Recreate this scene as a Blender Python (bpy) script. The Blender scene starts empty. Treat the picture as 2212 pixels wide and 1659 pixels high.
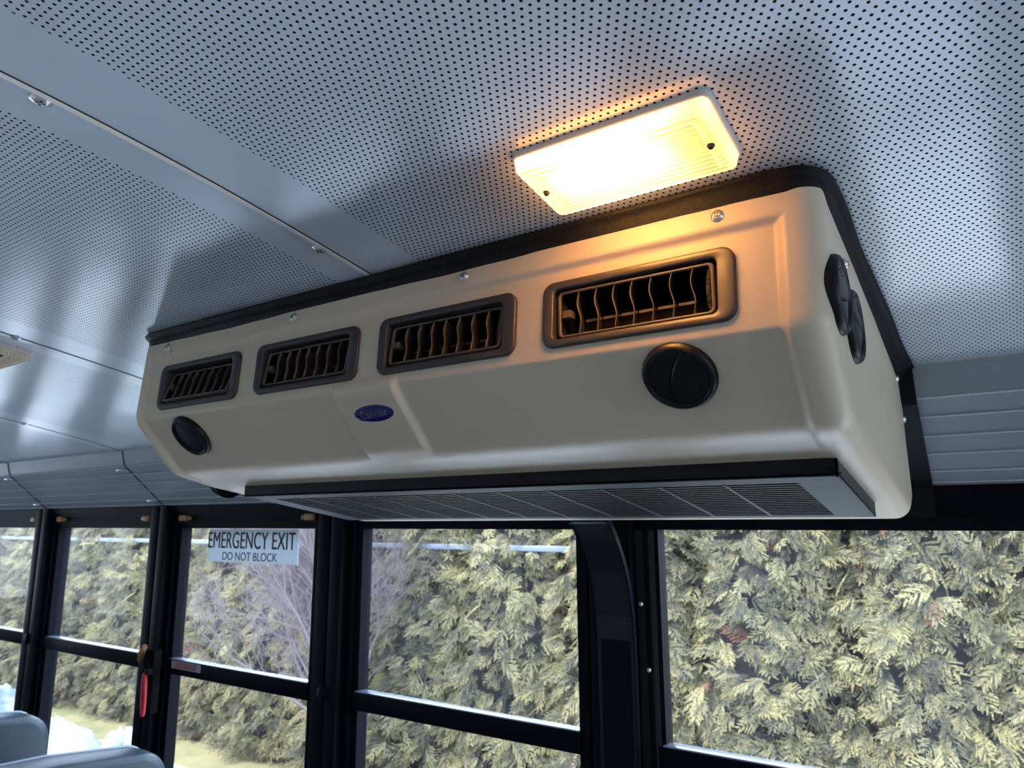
import bpy, bmesh, math, random
import numpy as np
from mathutils import Vector, Matrix

# ------------------------------------------------------------------ frame, camera, world, light
ZC = 1.56                 # camera height over the bus floor; profiles below are measured from the camera
S = bpy.context.scene
C = S.collection
random.seed(7)
rng = np.random.default_rng(11)

S.view_settings.view_transform = 'Standard'
S.view_settings.look = 'None'
S.view_settings.gamma = 1.0
S.view_settings.use_curve_mapping = False
S.view_settings.exposure = 0.70
S.cycles.use_denoising = True
S.cycles.max_bounces = 10
S.cycles.diffuse_bounces = 6
S.cycles.glossy_bounces = 4
S.cycles.transparent_max_bounces = 24
S.cycles.sample_clamp_indirect = 6.0
S.cycles.caustics_reflective = False
S.cycles.caustics_refractive = False

R = [[0.8315803307930834, 0.55538445434236, -0.004718189579204306],
     [-0.1082193003165059, 0.15369345508567703, -0.9821745796460184],
     [-0.5447593381274635, 0.8172676610136155, 0.18791177127647382]]
cam_data = bpy.data.cameras.new('camera')
cam = bpy.data.objects.new('camera', cam_data)
C.objects.link(cam)
rx, dn, fw = Vector(R[0]), Vector(R[1]), Vector(R[2])
M = Matrix.Identity(4)
for i in range(3):
    M[i][0] = rx[i]; M[i][1] = -dn[i]; M[i][2] = -fw[i]
M.translation = Vector((0, 0, ZC))
cam.matrix_world = M
cam_data.sensor_fit = 'HORIZONTAL'
cam_data.sensor_width = 36.0
cam_data.lens = 36.0 * 1541.5 / 2212.0
cam_data.clip_start = 0.02
cam_data.clip_end = 200
cam_data.dof.use_dof = True
cam_data.dof.focus_distance = 0.62
cam_data.dof.aperture_fstop = 16.0
S.camera = cam

world = bpy.data.worlds.new('world')
S.world = world
world.use_nodes = True
wn = world.node_tree
wn.nodes.clear()
wo = wn.nodes.new('ShaderNodeOutputWorld')
wb = wn.nodes.new('ShaderNodeBackground')
wt = wn.nodes.new('ShaderNodeTexCoord')
ws = wn.nodes.new('ShaderNodeSeparateXYZ')
wr = wn.nodes.new('ShaderNodeValToRGB')
wr.color_ramp.elements[0].position = 0.0
wr.color_ramp.elements[0].color = (0.66, 0.80, 1.0, 1)
wr.color_ramp.elements[1].position = 0.6
wr.color_ramp.elements[1].color = (0.60, 0.77, 1.0, 1)
wn.links.new(wt.outputs['Generated'], ws.inputs[0])
wn.links.new(ws.outputs['Z'], wr.inputs[0])
wn.links.new(wr.outputs[0], wb.inputs[0])
SKY = 5.0
wb.inputs[1].default_value = SKY
wn.links.new(wb.outputs[0], wo.inputs[0])

sun_d = bpy.data.lights.new('sun', 'SUN')
sun_d.energy = 5.0
sun_d.angle = 0.6
sun_d.color = (1.0, 0.93, 0.82)
sun = bpy.data.objects.new('sun', sun_d)
C.objects.link(sun)
sun.rotation_euler = Vector((0.25, 0.55, -0.80)).to_track_quat('-Z', 'Y').to_euler()

# ------------------------------------------------------------------ helpers
def tag(o, label=None, cat=None, group=None, kind=None):
    if label: o['label'] = label
    if cat: o['category'] = cat
    if group: o['group'] = group
    if kind: o['kind'] = kind
    return o

def empty(name, loc=(0, 0, 0), label=None, cat=None, group=None, kind=None):
    o = bpy.data.objects.new(name, None)
    o.empty_display_size = 0.05
    o.location = loc
    C.objects.link(o)
    return tag(o, label, cat, group, kind)

def mk(name, verts, faces, mat, parent=None, smooth=False, mats=None, fmat=None):
    me = bpy.data.meshes.new(name)
    me.from_pydata([tuple(v) for v in verts], [], [tuple(f) for f in faces])
    for m in (mats or [mat]):
        me.materials.append(m)
    if fmat is not None:
        me.polygons.foreach_set('material_index', fmat)
    if smooth:
        me.polygons.foreach_set('use_smooth', [True] * len(me.polygons))
    me.update()
    o = bpy.data.objects.new(name, me)
    C.objects.link(o)
    if parent is not None:
        o.parent = parent
        o.matrix_parent_inverse = Matrix.Translation(-Vector(parent_loc(parent)))
    return o

def parent_loc(p):
    l = Vector(p.location)
    if p.parent is not None:
        l = Vector((0, 0, 0)) if p.type == 'MESH' else l
    return l

class MB:
    """collects shapes and links them as one mesh"""
    def __init__(s):
        s.v = []; s.f = []; s.sm = []
    def add(s, verts, faces, smooth=False):
        n = len(s.v)
        s.v += [tuple(v) for v in verts]
        s.f += [tuple(i + n for i in f) for f in faces]
        s.sm += [smooth] * len(faces)
        return s
    def box(s, a, b, bev=0.0):
        x0, x1 = sorted((a[0], b[0])); y0, y1 = sorted((a[1], b[1])); z0, z1 = sorted((a[2], b[2]))
        if bev <= 0:
            v = [(x, y, z) for x in (x0, x1) for y in (y0, y1) for z in (z0, z1)]
            f = [(0, 1, 3, 2), (4, 6, 7, 5), (0, 4, 5, 1), (2, 3, 7, 6), (0, 2, 6, 4), (1, 5, 7, 3)]
            return s.add(v, f)
        bm = bmesh.new()
        bmesh.ops.create_cube(bm, size=1.0)
        for q in bm.verts:
            q.co = Vector(((x0 + x1) / 2 + q.co.x * (x1 - x0), (y0 + y1) / 2 + q.co.y * (y1 - y0), (z0 + z1) / 2 + q.co.z * (z1 - z0)))
        bmesh.ops.bevel(bm, geom=list(bm.edges), offset=bev, segments=2, affect='EDGES', profile=0.5)
        s.add([q.co[:] for q in bm.verts], [[q.index for q in fc.verts] for fc in bm.faces], True)
        bm.free()
        return s
    def tube(s, pts, rad, n=8, cap=True):
        pts = [Vector(p) for p in pts]
        m = len(pts)
        rads = rad if hasattr(rad, '__len__') else [rad] * m
        base = len(s.v)
        up = Vector((0, 0, 1))
        prev = None
        for i, p in enumerate(pts):
            t = (pts[min(i + 1, m - 1)] - pts[max(i - 1, 0)]).normalized()
            if prev is None:
                a = t.orthogonal().normalized()
            else:
                a = (prev - t * prev.dot(t))
                a = a.normalized() if a.length > 1e-6 else t.orthogonal().normalized()
            prev = a
            b = t.cross(a)
            for k in range(n):
                w = 2 * math.pi * k / n
                s.v.append(tuple(p + (a * math.cos(w) + b * math.sin(w)) * rads[i]))
        for i in range(m - 1):
            for k in range(n):
                k2 = (k + 1) % n
                s.f.append((base + i * n + k, base + i * n + k2, base + (i + 1) * n + k2, base + (i + 1) * n + k)); s.sm.append(True)
        if cap:
            s.f.append(tuple(base + k for k in range(n))[::-1]); s.sm.append(False)
            s.f.append(tuple(base + (m - 1) * n + k for k in range(n))); s.sm.append(False)
        return s
    def lathe(s, prof, mat4, n=32, smooth=True):
        """prof: list of (radius, height) turned about local z, placed by mat4"""
        base = len(s.v)
        for r, h in prof:
            for k in range(n):
                w = 2 * math.pi * k / n
                s.v.append(tuple(mat4 @ Vector((r * math.cos(w), r * math.sin(w), h))))
        for i in range(len(prof) - 1):
            for k in range(n):
                k2 = (k + 1) % n
                s.f.append((base + i * n + k, base + i * n + k2, base + (i + 1) * n + k2, base + (i + 1) * n + k)); s.sm.append(smooth)
        return s
    def extrude_x(s, prof, x0, x1, closed=True, smooth=False, caps=True):
        n = len(prof); base = len(s.v)
        for x in (x0, x1):
            for y, z in prof:
                s.v.append((x, y, z))
        for i in range(n if closed else n - 1):
            j = (i + 1) % n
            s.f.append((base + i, base + j, base + n + j, base + n + i)); s.sm.append(smooth)
        if closed and caps:
            s.f.append(tuple(base + i for i in range(n))[::-1]); s.sm.append(False)
            s.f.append(tuple(base + n + i for i in range(n))); s.sm.append(False)
        return s
    def build(s, name, mat, parent=None, shift=None):
        v = s.v
        if shift is not None:
            v = [(a + shift[0], b + shift[1], c + shift[2]) for a, b, c in v]
        o = mk(name, v, s.f, mat, parent)
        o.data.polygons.foreach_set('use_smooth', s.sm)
        bm = bmesh.new(); bm.from_mesh(o.data)
        bmesh.ops.recalc_face_normals(bm, faces=bm.faces)
        bm.to_mesh(o.data); bm.free()
        return o

def up(v):      # camera-relative height to world height
    return (v[0], v[1], v[2] + ZC)

def copy_tree(o, parent=None, offset=(0, 0, 0)):
    c = o.copy(); C.objects.link(c)
    if parent is not None:
        c.parent = parent
    for ch in [q for q in bpy.data.objects if q.parent == o]:
        copy_tree(ch, c)
    return c

def text_mesh(name, body, size, mat, parent, M4, extrude=0.0004, offset=0.0, sx=1.0, shear=0.0, spacing=1.0):
    cu = bpy.data.curves.new(name, 'FONT')
    cu.body = body; cu.size = size; cu.extrude = extrude; cu.offset = offset
    cu.align_x = 'CENTER'; cu.align_y = 'CENTER'; cu.shear = shear; cu.space_character = spacing
    tmp = bpy.data.objects.new('tmp', cu)
    C.objects.link(tmp)
    dg = bpy.context.evaluated_depsgraph_get()
    me = bpy.data.meshes.new_from_object(tmp.evaluated_get(dg))
    bpy.data.objects.remove(tmp)
    me.transform(M4 @ Matrix.Diagonal((sx, 1, 1, 1)))
    me.materials.clear(); me.materials.append(mat)
    me.name = name
    o = bpy.data.objects.new(name, me)
    C.objects.link(o)
    o.parent = parent
    o.matrix_parent_inverse = Matrix.Translation(-Vector(parent_loc(parent)))
    return o

# ------------------------------------------------------------------ materials
def mat(name, col, rough=0.5, metal=0.0, spec=0.5, bump=None, bump_scale=400, noise=None, coat=0.0, trans=None):
    m = bpy.data.materials.new(name)
    m.use_nodes = True
    nt = m.node_tree
    b = nt.nodes['Principled BSDF']
    b.inputs['Base Color'].default_value = (*col, 1)
    b.inputs['Roughness'].default_value = rough
    b.inputs['Metallic'].default_value = metal
    b.inputs['Specular IOR Level'].default_value = spec
    b.inputs['Coat Weight'].default_value = coat
    if noise or bump:
        tc = nt.nodes.new('ShaderNodeTexCoord')
    if noise:                      # (other colour, scale, low, high)
        n = nt.nodes.new('ShaderNodeTexNoise'); n.inputs['Scale'].default_value = noise[1]
        n.inputs['Detail'].default_value = 6
        r = nt.nodes.new('ShaderNodeMapRange')
        r.inputs['From Min'].default_value = noise[2]; r.inputs['From Max'].default_value = noise[3]
        x = nt.nodes.new('ShaderNodeMix'); x.data_type = 'RGBA'
        x.inputs[6].default_value = (*col, 1); x.inputs[7].default_value = (*noise[0], 1)
        nt.links.new(tc.outputs['Object'], n.inputs['Vector'])
        nt.links.new(n.outputs['Fac'], r.inputs[0]); nt.links.new(r.outputs[0], x.inputs[0])
        nt.links.new(x.outputs[2], b.inputs['Base Color'])
    if bump:
        n = nt.nodes.new('ShaderNodeTexNoise'); n.inputs['Scale'].default_value = bump_scale
        n.inputs['Detail'].default_value = 4
        p = nt.nodes.new('ShaderNodeBump'); p.inputs['Strength'].default_value = bump
        p.inputs['Distance'].default_value = 0.001
        nt.links.new(tc.outputs['Object'], n.inputs['Vector'])
        nt.links.new(n.outputs['Fac'], p.inputs['Height']); nt.links.new(p.outputs[0], b.inputs['Normal'])
    return m

MT = {}
MT['cream'] = mat('cream_plastic', (0.655, 0.53, 0.375), 0.37, bump=0.12, bump_scale=900, noise=((0.62, 0.50, 0.35), 3.0, 0.4, 0.7))
MT['black'] = mat('black_plastic', (0.004, 0.004, 0.006), 0.38, spec=0.22, bump=0.06, bump_scale=1200)
MT['brown_black'] = mat('dusty_black_plastic', (0.032, 0.027, 0.026), 0.42, bump=0.08, bump_scale=900)
MT['vane'] = mat('dusty_vane_plastic', (0.085, 0.062, 0.048), 0.5, noise=((0.05, 0.038, 0.032), 60, 0.35, 0.7))
MT['inside'] = mat('dark_interior', (0.003, 0.003, 0.003), 0.9, spec=0.1)
MT['gasket'] = mat('black_vinyl', (0.007, 0.0065, 0.007), 0.5, spec=0.14, bump=1.0, bump_scale=650)
MT['frame'] = mat('black_painted_metal', (0.004, 0.005, 0.009), 0.48, spec=0.06, bump=0.05, bump_scale=300)
MT['frame_edge'] = mat('sky_glint_ledge_and_clip_metal', (0.30, 0.34, 0.42), 0.25, metal=0.4)  # pale colour carries the sky's shine on the rail ledges; joint clips share it
MT['bow'] = mat('black_gloss_paint', (0.004, 0.005, 0.009), 0.33, spec=0.3, noise=((0.5, 0.52, 0.55), 55, 0.74, 0.76))
MT['cornice'] = mat('grey_painted_panel', (0.29, 0.305, 0.32), 0.33)
MT['bronze'] = mat('bronze_latch', (0.36, 0.17, 0.07), 0.45, metal=0.3)
MT['screw'] = mat('screw_metal', (0.62, 0.60, 0.56), 0.3, metal=0.7)
MT['screw_dark'] = mat('screw_recess', (0.03, 0.03, 0.03), 0.6)
MT['badge'] = mat('badge_navy', (0.004, 0.006, 0.11), 0.12, spec=0.5)
MT['badge_letter'] = mat('badge_silver', (0.12, 0.13, 0.18), 0.35, metal=0.3)
MT['ink'] = mat('dark_ink', (0.02, 0.03, 0.04), 0.6)
MT['red_ink'] = mat('red_ink', (0.45, 0.06, 0.07), 0.6)
MT['red'] = mat('red_grip', (0.62, 0.022, 0.04), 0.35)
MT['red_dark'] = mat('red_groove', (0.22, 0.008, 0.015), 0.5)
MT['vinyl'] = mat('blue_grey_vinyl', (0.027, 0.050, 0.068), 0.42, bump=0.25, bump_scale=500)
MT['piping'] = mat('pale_piping', (0.42, 0.48, 0.58), 0.5)
MT['floor'] = mat('rubber_floor', (0.13, 0.13, 0.135), 0.6)
MT['lowwall'] = mat('grey_side_panel', (0.35, 0.38, 0.41), 0.5)
MT['seam'] = mat('cream_seam_sealant', (0.86, 0.78, 0.68), 0.6)
MT['gap'] = mat('dark_gap', (0.02, 0.025, 0.02), 0.7)
MT['grille'] = mat('dark_grey_grille', (0.014, 0.0145, 0.018), 0.55, spec=0.35, noise=((0.028, 0.029, 0.034), 25, 0.45, 0.75), bump=0.15, bump_scale=700)
MT['slat'] = mat('grille_slat', (0.008, 0.0085, 0.010), 0.6, spec=0.25)
MT['lamp_base'] = mat('lamp_white_plastic', (0.60, 0.54, 0.46), 0.4)
MT['lawn'] = mat('winter_lawn', (0.24, 0.21, 0.10), 0.9, noise=((0.15, 0.15, 0.065), 3.5, 0.35, 0.65), bump=1.0, bump_scale=40)
MT['pavement'] = mat('snowy_ground', (0.70, 0.73, 0.76), 0.8, noise=((0.82, 0.85, 0.88), 1.2, 0.35, 0.65))
MT['snow'] = mat('packed_snow', (0.30, 0.36, 0.375), 0.7, noise=((0.25, 0.30, 0.31), 5, 0.5, 0.8), bump=0.8, bump_scale=18)
MT['bark'] = mat('cedar_bark', (0.13, 0.085, 0.07), 0.9, bump=1.0, bump_scale=30)
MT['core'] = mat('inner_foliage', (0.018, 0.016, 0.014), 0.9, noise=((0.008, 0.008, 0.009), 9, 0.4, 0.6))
MT['twig'] = mat('pinkish_grey_twig', (0.19, 0.15, 0.158), 0.8)
MT['siding'] = mat('pale_blue_rail', (0.15, 0.18, 0.23), 0.5)
MT['mesh_dust'] = mat('dust', (0.3, 0.27, 0.24), 0.8)

def glass_mat(name='window_glass', tint=(0.965, 0.975, 0.985), ior=1.45):
    m = bpy.data.materials.new(name); m.use_nodes = True
    nt = m.node_tree; nt.nodes.clear()
    o = nt.nodes.new('ShaderNodeOutputMaterial')
    t = nt.nodes.new('ShaderNodeBsdfTransparent'); t.inputs[0].default_value = (*tint, 1)
    g = nt.nodes.new('ShaderNodeBsdfGlossy'); g.inputs['Roughness'].default_value = 0.02
    lw = nt.nodes.new('ShaderNodeLayerWeight'); lw.inputs[0].default_value = 0.5
    pw = nt.nodes.new('ShaderNodeMath'); pw.operation = 'POWER'; pw.inputs[1].default_value = 5.0
    f = nt.nodes.new('ShaderNodeMath'); f.operation = 'MULTIPLY_ADD'; f.inputs[1].default_value = 0.95; f.inputs[2].default_value = 0.02
    nt.links.new(lw.outputs['Facing'], pw.inputs[0]); nt.links.new(pw.outputs[0], f.inputs[0])
    d = nt.nodes.new('ShaderNodeBsdfDiffuse'); d.inputs[0].default_value = (0.74, 0.72, 0.88, 1)
    x = nt.nodes.new('ShaderNodeMixShader'); y = nt.nodes.new('ShaderNodeMixShader')
    y.inputs[0].default_value = 0.030        # reflected haze put into the pane as a thin purplish film
    nt.links.new(f.outputs[0], x.inputs[0]); nt.links.new(t.outputs[0], x.inputs[1]); nt.links.new(g.outputs[0], x.inputs[2])
    nt.links.new(x.outputs[0], y.inputs[1]); nt.links.new(d.outputs[0], y.inputs[2])
    nt.links.new(y.outputs[0], o.inputs[0])
    return m
MT['glass'] = glass_mat()

def lens_mat(name, tint):
    m = bpy.data.materials.new(name); m.use_nodes = True
    nt = m.node_tree; nt.nodes.clear()
    o = nt.nodes.new('ShaderNodeOutputMaterial')
    t = nt.nodes.new('ShaderNodeBsdfTransparent'); t.inputs[0].default_value = (1.0, 0.93, 0.80, 1)
    tl = nt.nodes.new('ShaderNodeBsdfTranslucent'); tl.inputs[0].default_value = (*tint, 1)
    d = nt.nodes.new('ShaderNodeBsdfDiffuse'); d.inputs[0].default_value = (*tint, 1)
    g = nt.nodes.new('ShaderNodeBsdfGlossy'); g.inputs['Roughness'].default_value = 0.15
    a = nt.nodes.new('ShaderNodeMixShader'); a.inputs[0].default_value = 0.94
    b = nt.nodes.new('ShaderNodeMixShader'); b.inputs[0].default_value = 0.22
    c = nt.nodes.new('ShaderNodeMixShader'); c.inputs[0].default_value = 0.07
    tc = nt.nodes.new('ShaderNodeTexCoord'); w = nt.nodes.new('ShaderNodeTexWave')
    w.bands_direction = 'Y'; w.inputs['Scale'].default_value = 60
    bp = nt.nodes.new('ShaderNodeBump'); bp.inputs['Strength'].default_value = 0.8; bp.inputs['Distance'].default_value = 0.001
    nt.links.new(tc.outputs['Object'], w.inputs[0]); nt.links.new(w.outputs['Fac'], bp.inputs['Height'])
    for q in (tl, d, g):
        nt.links.new(bp.outputs[0], q.inputs['Normal'])
    nt.links.new(t.outputs[0], a.inputs[1]); nt.links.new(tl.outputs[0], a.inputs[2])
    nt.links.new(a.outputs[0], b.inputs[1]); nt.links.new(d.outputs[0], b.inputs[2])
    nt.links.new(b.outputs[0], c.inputs[1]); nt.links.new(g.outputs[0], c.inputs[2])
    nt.links.new(c.outputs[0], o.inputs[0])
    return m
MT['lens'] = lens_mat('lamp_lens', (0.95, 0.85, 0.65))

def emit_mat(name, col, strength):
    m = bpy.data.materials.new(name); m.use_nodes = True
    nt = m.node_tree; nt.nodes.clear()
    o = nt.nodes.new('ShaderNodeOutputMaterial')
    e = nt.nodes.new('ShaderNodeEmission'); e.inputs[0].default_value = (*col, 1); e.inputs[1].default_value = strength
    nt.links.new(e.outputs[0], o.inputs[0])
    return m
BULB = 600.0
MT['bulb'] = emit_mat('bulb_glow', (1.0, 0.50, 0.165), BULB)

def sign_mat():
    m = bpy.data.materials.new('white_translucent_sign'); m.use_nodes = True
    nt = m.node_tree; b = nt.nodes['Principled BSDF']
    b.inputs['Base Color'].default_value = (0.64, 0.67, 0.68, 1); b.inputs['Roughness'].default_value = 0.5
    t = nt.nodes.new('ShaderNodeBsdfTranslucent'); t.inputs[0].default_value = (0.64, 0.67, 0.70, 1)
    x = nt.nodes.new('ShaderNodeMixShader'); x.inputs[0].default_value = 0.5
    nt.links.new(b.outputs[0], x.inputs[1]); nt.links.new(t.outputs[0], x.inputs[2]); nt.links.new(x.outputs[0], nt.nodes['Material Output'].inputs[0])
    return m
MT['white'] = sign_mat()
MT['rib'] = mat('rib_highlight_paint', (0.66, 0.68, 0.72), 0.3)  # lighter than the board: the highlight along each rib is put into its colour
MT['pillar_plate'] = mat('dusty_brown_plate', (0.022, 0.019, 0.017), 0.6, noise=((0.3, 0.3, 0.3), 120, 0.76, 0.78))
MT['mulch'] = mat('brown_leaf_litter', (0.14, 0.085, 0.07), 0.95, noise=((0.08, 0.05, 0.045), 6, 0.35, 0.65))

def ceiling_mat():
    """white painted steel with a staggered field of small round holes between blank margins"""
    m = bpy.data.materials.new('perforated_ceiling_paint'); m.use_nodes = True
    nt = m.node_tree; L = nt.links.new
    b = nt.nodes['Principled BSDF']
    tc = nt.nodes.new('ShaderNodeTexCoord'); sp = nt.nodes.new('ShaderNodeSeparateXYZ')
    L(tc.outputs['Object'], sp.inputs[0])
    def mth(op, a, c=None, d=None):
        n = nt.nodes.new('ShaderNodeMath'); n.operation = op
        for i, q in enumerate((a, c, d)):
            if q is None: continue
            if isinstance(q, (int, float)): n.inputs[i].default_value = q
            else: L(q, n.inputs[i])
        return n.outputs[0]
    PX, PY = 0.00635, 0.0055
    x = mth('ADD', sp.outputs['X'], 0.183 + 40 * PX * 10)
    y = mth('ADD', sp.outputs['Y'], -0.357 + 40 * PY * 10)
    def cell(ox, oy):
        fx = mth('SUBTRACT', mth('FRACT', mth('ADD', mth('DIVIDE', x, PX), 0.5 + ox)), 0.5)
        fy = mth('SUBTRACT', mth('FRACT', mth('ADD', mth('DIVIDE', y, 2 * PY), 0.5 + oy)), 0.5)
        dx = mth('MULTIPLY', fx, PX); dy = mth('MULTIPLY', fy, 2 * PY)
        return mth('SQRT', mth('ADD', mth('MULTIPLY', dx, dx), mth('MULTIPLY', dy, dy)))
    d = mth('MINIMUM', cell(0, 0), cell(0.5, 0.5))
    hole = mth('LESS_THAN', d, 0.00118)
    # blank margins beside every seam (seams every 0.711 m)
    u = mth('MULTIPLY', mth('FRACT', mth('DIVIDE', mth('ADD', x, 0.582 - 0.183 - 40 * PX * 10 + 0.711 * 20), 0.711)), 0.711)
    inx = mth('MULTIPLY', mth('GREATER_THAN', u, 0.078), mth('LESS_THAN', u, 0.711 - 0.0495))
    iny = mth('LESS_THAN', sp.outputs['Y'], 1.034)
    hole = mth('MULTIPLY', hole, mth('MULTIPLY', inx, iny))
    rim = mth('SMOOTH_MIN', d, 0.0018, 0.0003)
    bp = nt.nodes.new('ShaderNodeBump'); bp.inputs['Strength'].default_value = 0.25; bp.inputs['Distance'].default_value = 0.12
    L(mth('MULTIPLY', rim, mth('MULTIPLY', inx, iny)), bp.inputs['Height'])
    # slow panel ripple and paint grain
    nz = nt.nodes.new('ShaderNodeTexNoise'); nz.inputs['Scale'].default_value = 2.6; nz.inputs['Detail'].default_value = 1.5
    L(tc.outputs['Object'], nz.inputs['Vector'])
    bp2 = nt.nodes.new('ShaderNodeBump'); bp2.inputs['Strength'].default_value = 0.25; bp2.inputs['Distance'].default_value = 0.02
    L(nz.outputs['Fac'], bp2.inputs['Height']); L(bp.outputs[0], bp2.inputs['Normal'])
    # dirt scuffs
    n2 = nt.nodes.new('ShaderNodeTexNoise'); n2.inputs['Scale'].default_value = 14; n2.inputs['Detail'].default_value = 8
    L(tc.outputs['Object'], n2.inputs['Vector'])
    rr = nt.nodes.new('ShaderNodeMapRange'); rr.inputs['From Min'].default_value = 0.55; rr.inputs['From Max'].default_value = 0.8
    L(n2.outputs['Fac'], rr.inputs[0])
    c1 = nt.nodes.new('ShaderNodeMix'); c1.data_type = 'RGBA'
    c1.inputs[6].default_value = (0.60, 0.635, 0.67, 1); c1.inputs[7].default_value = (0.55, 0.575, 0.60, 1)
    L(rr.outputs[0], c1.inputs[0])
    L(c1.outputs[2], b.inputs['Base Color'])
    b.inputs['Roughness'].default_value = 0.17
    b.inputs['IOR'].default_value = 1.58
    L(bp2.outputs[0], b.inputs['Normal'])
    dk = nt.nodes.new('ShaderNodeBsdfDiffuse'); dk.inputs[0].default_value = (0.012, 0.012, 0.014, 1)
    mx = nt.nodes.new('ShaderNodeMixShader')
    L(hole, mx.inputs[0]); L(b.outputs[0], mx.inputs[1]); L(dk.outputs[0], mx.inputs[2])
    L(mx.outputs[0], nt.nodes['Material Output'].inputs[0])
    return m
MT['ceiling'] = ceiling_mat()

def foliage_mat(name, a, b_, c):
    m = bpy.data.materials.new(name); m.use_nodes = True
    nt = m.node_tree; L = nt.links.new
    b = nt.nodes['Principled BSDF']
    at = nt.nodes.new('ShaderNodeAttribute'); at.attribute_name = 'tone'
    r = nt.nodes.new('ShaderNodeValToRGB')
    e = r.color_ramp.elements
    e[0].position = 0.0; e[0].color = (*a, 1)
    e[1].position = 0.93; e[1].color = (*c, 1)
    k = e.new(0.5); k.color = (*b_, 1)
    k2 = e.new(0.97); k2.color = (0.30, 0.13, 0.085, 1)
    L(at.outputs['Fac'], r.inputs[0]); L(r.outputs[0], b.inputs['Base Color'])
    b.inputs['Roughness'].default_value = 0.6
    b.inputs['Specular IOR Level'].default_value = 0.3
    tl = nt.nodes.new('ShaderNodeBsdfTranslucent'); L(r.outputs[0], tl.inputs[0])
    x = nt.nodes.new('ShaderNodeMixShader'); x.inputs[0].default_value = 0.3
    L(b.outputs[0], x.inputs[1]); L(tl.outputs[0], x.inputs[2]); L(x.outputs[0], nt.nodes['Material Output'].inputs[0])
    return m
MT['leaf'] = foliage_mat('cedar_spray', (0.055, 0.060, 0.055), (0.18, 0.172, 0.108), (0.42, 0.37, 0.185))

# ------------------------------------------------------------------ bus shell
YM = 0.06                                 # centre line of the bus
CEIL = [(0.06, .334), (0.12, .332), (.184, .329), (.28, .322), (.361, .314), (.44, .304), (.53, .291), (.6, .279),
        (.686, .265), (.78, .249), (.881, .230), (.96, .214), (1.046, .196)]
cy_ = np.array([p[0] for p in CEIL]); cz_ = np.array([p[1] for p in CEIL])
def ceil_z(y):
    if y < YM: y = 2 * YM - y
    return float(np.interp(y, cy_, cz_)) + ZC
X0, X1 = -6.95, 3.10                      # inside length kept of the bus
SEAMS = [-0.582 + 0.711 * k for k in range(-8, 6)]
PILL = [-0.575 + 0.711 * k for k in range(-8, 6)]

ys = np.concatenate([np.linspace(2 * YM - 1.046, YM, 30)[:-1], np.linspace(YM, 1.046, 30)])
from itertools import product
def smooth_ceil():
    # light smoothing of the measured curve so the gloss runs evenly
    yy = np.linspace(YM, 1.046, 60)
    co = np.polyfit(np.concatenate([cy_, 2 * YM - cy_]), np.concatenate([cz_, cz_]), 6)
    return co
CO = smooth_ceil()
def ceil_z(y):
    return float(np.polyval(CO, y)) + ZC
mb = MB()
prof_c = [(float(y), ceil_z(float(y))) for y in ys]
prof_t = prof_c + [(y, z + 0.03) for y, z in prof_c[::-1]]
mb.extrude_x(prof_c, X0, X1, False, True)
ceiling = mb.build('ceiling', MT['ceiling'])
rf = MB(); rf.extrude_x([(y, z + .015) for y, z in prof_c] + [(y, z + .04) for y, z in prof_c[::-1]], X0, X1, True, False)
rf.build('roof', MT['lowwall'])['kind'] = 'structure'
tag(ceiling, kind='structure')
# seams: first one filled with pale sealant, the others open dark gaps
for i, sx in enumerate(SEAMS):
    if not (X0 < sx < X1): continue
    pale = abs(sx + 0.582) < 0.01
    w = 0.0052 if pale else 0.0030
    q = MB()
    pr = [(y, z - (0.0016 if pale else 0.0008)) for y, z in prof_c] + [(y, z + 0.001) for y, z in prof_c[::-1]]
    q.extrude_x(pr, sx - w / 2, sx + w / 2, True, False)
    if pale:
        q.build('seam_sealant', MT['seam'], ceiling)
        g = MB(); g.extrude_x([(y, z - 0.0006) for y, z in prof_c] + [(y, z + 0.001) for y, z in prof_c[::-1]], sx + w / 2, sx + w / 2 + 0.0016, True, False)
        g.build('seam_gap', MT['gap'], ceiling)
    else:
        q.build('seam_gap', MT['gap'], ceiling)

def frame_on(p, n, xdir):
    n = Vector(n).normalized(); x = Vector(xdir); x = (x - n * x.dot(n)).normalized(); y = n.cross(x)
    m = Matrix.Identity(4)
    for i in range(3):
        m[i][0] = x[i]; m[i][1] = y[i]; m[i][2] = n[i]
    m.translation = Vector(p)
    return m

def screw(name, p, n, parent, r=0.0052, cross=True, m=None):
    F = frame_on(p, n, (1, 0.3, 0.2))
    q = MB()
    q.lathe([(r * 1.25, 0), (r * 1.25, 0.0006), (r, 0.0009), (r * 0.93, 0.0022), (r * 0.6, 0.0031), (0.00001, 0.0035)], F, 20)
    o = q.build(name, m or MT['screw'], parent)
    if cross:
        k = MB()
        for a in (0.5, 2.07):
            d = Matrix.Rotation(a, 4, 'Z')
            v = [F @ d @ Vector(c) for c in ((-r * .55, -r * .13, .0034), (r * .55, -r * .13, .0034), (r * .55, r * .13, .0034), (-r * .55, r * .13, .0034))]
            v2 = [F @ d @ Vector((c[0], c[1], 0.0024)) for c in ((-r * .55, -r * .13), (r * .55, -r * .13), (r * .55, r * .13), (-r * .55, r * .13))]
            k.add(v + v2, [(0, 1, 2, 3), (4, 5, 6, 7), (0, 1, 5, 4), (1, 2, 6, 5), (2, 3, 7, 6), (3, 0, 4, 7)])
        k.build('cross_recess', MT['screw_dark'], o)
    return o
for sx, sy in ((-0.5905, 0.219), (-0.588, 0.502), (-1.298, 0.49), (-2.006, 0.80)):
    slope = (ceil_z(sy + .01) - ceil_z(sy - .01)) / .02
    screw('ceiling_screw', (sx, sy, ceil_z(sy)), (0, slope, -1), ceiling, r=0.0068)

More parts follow.
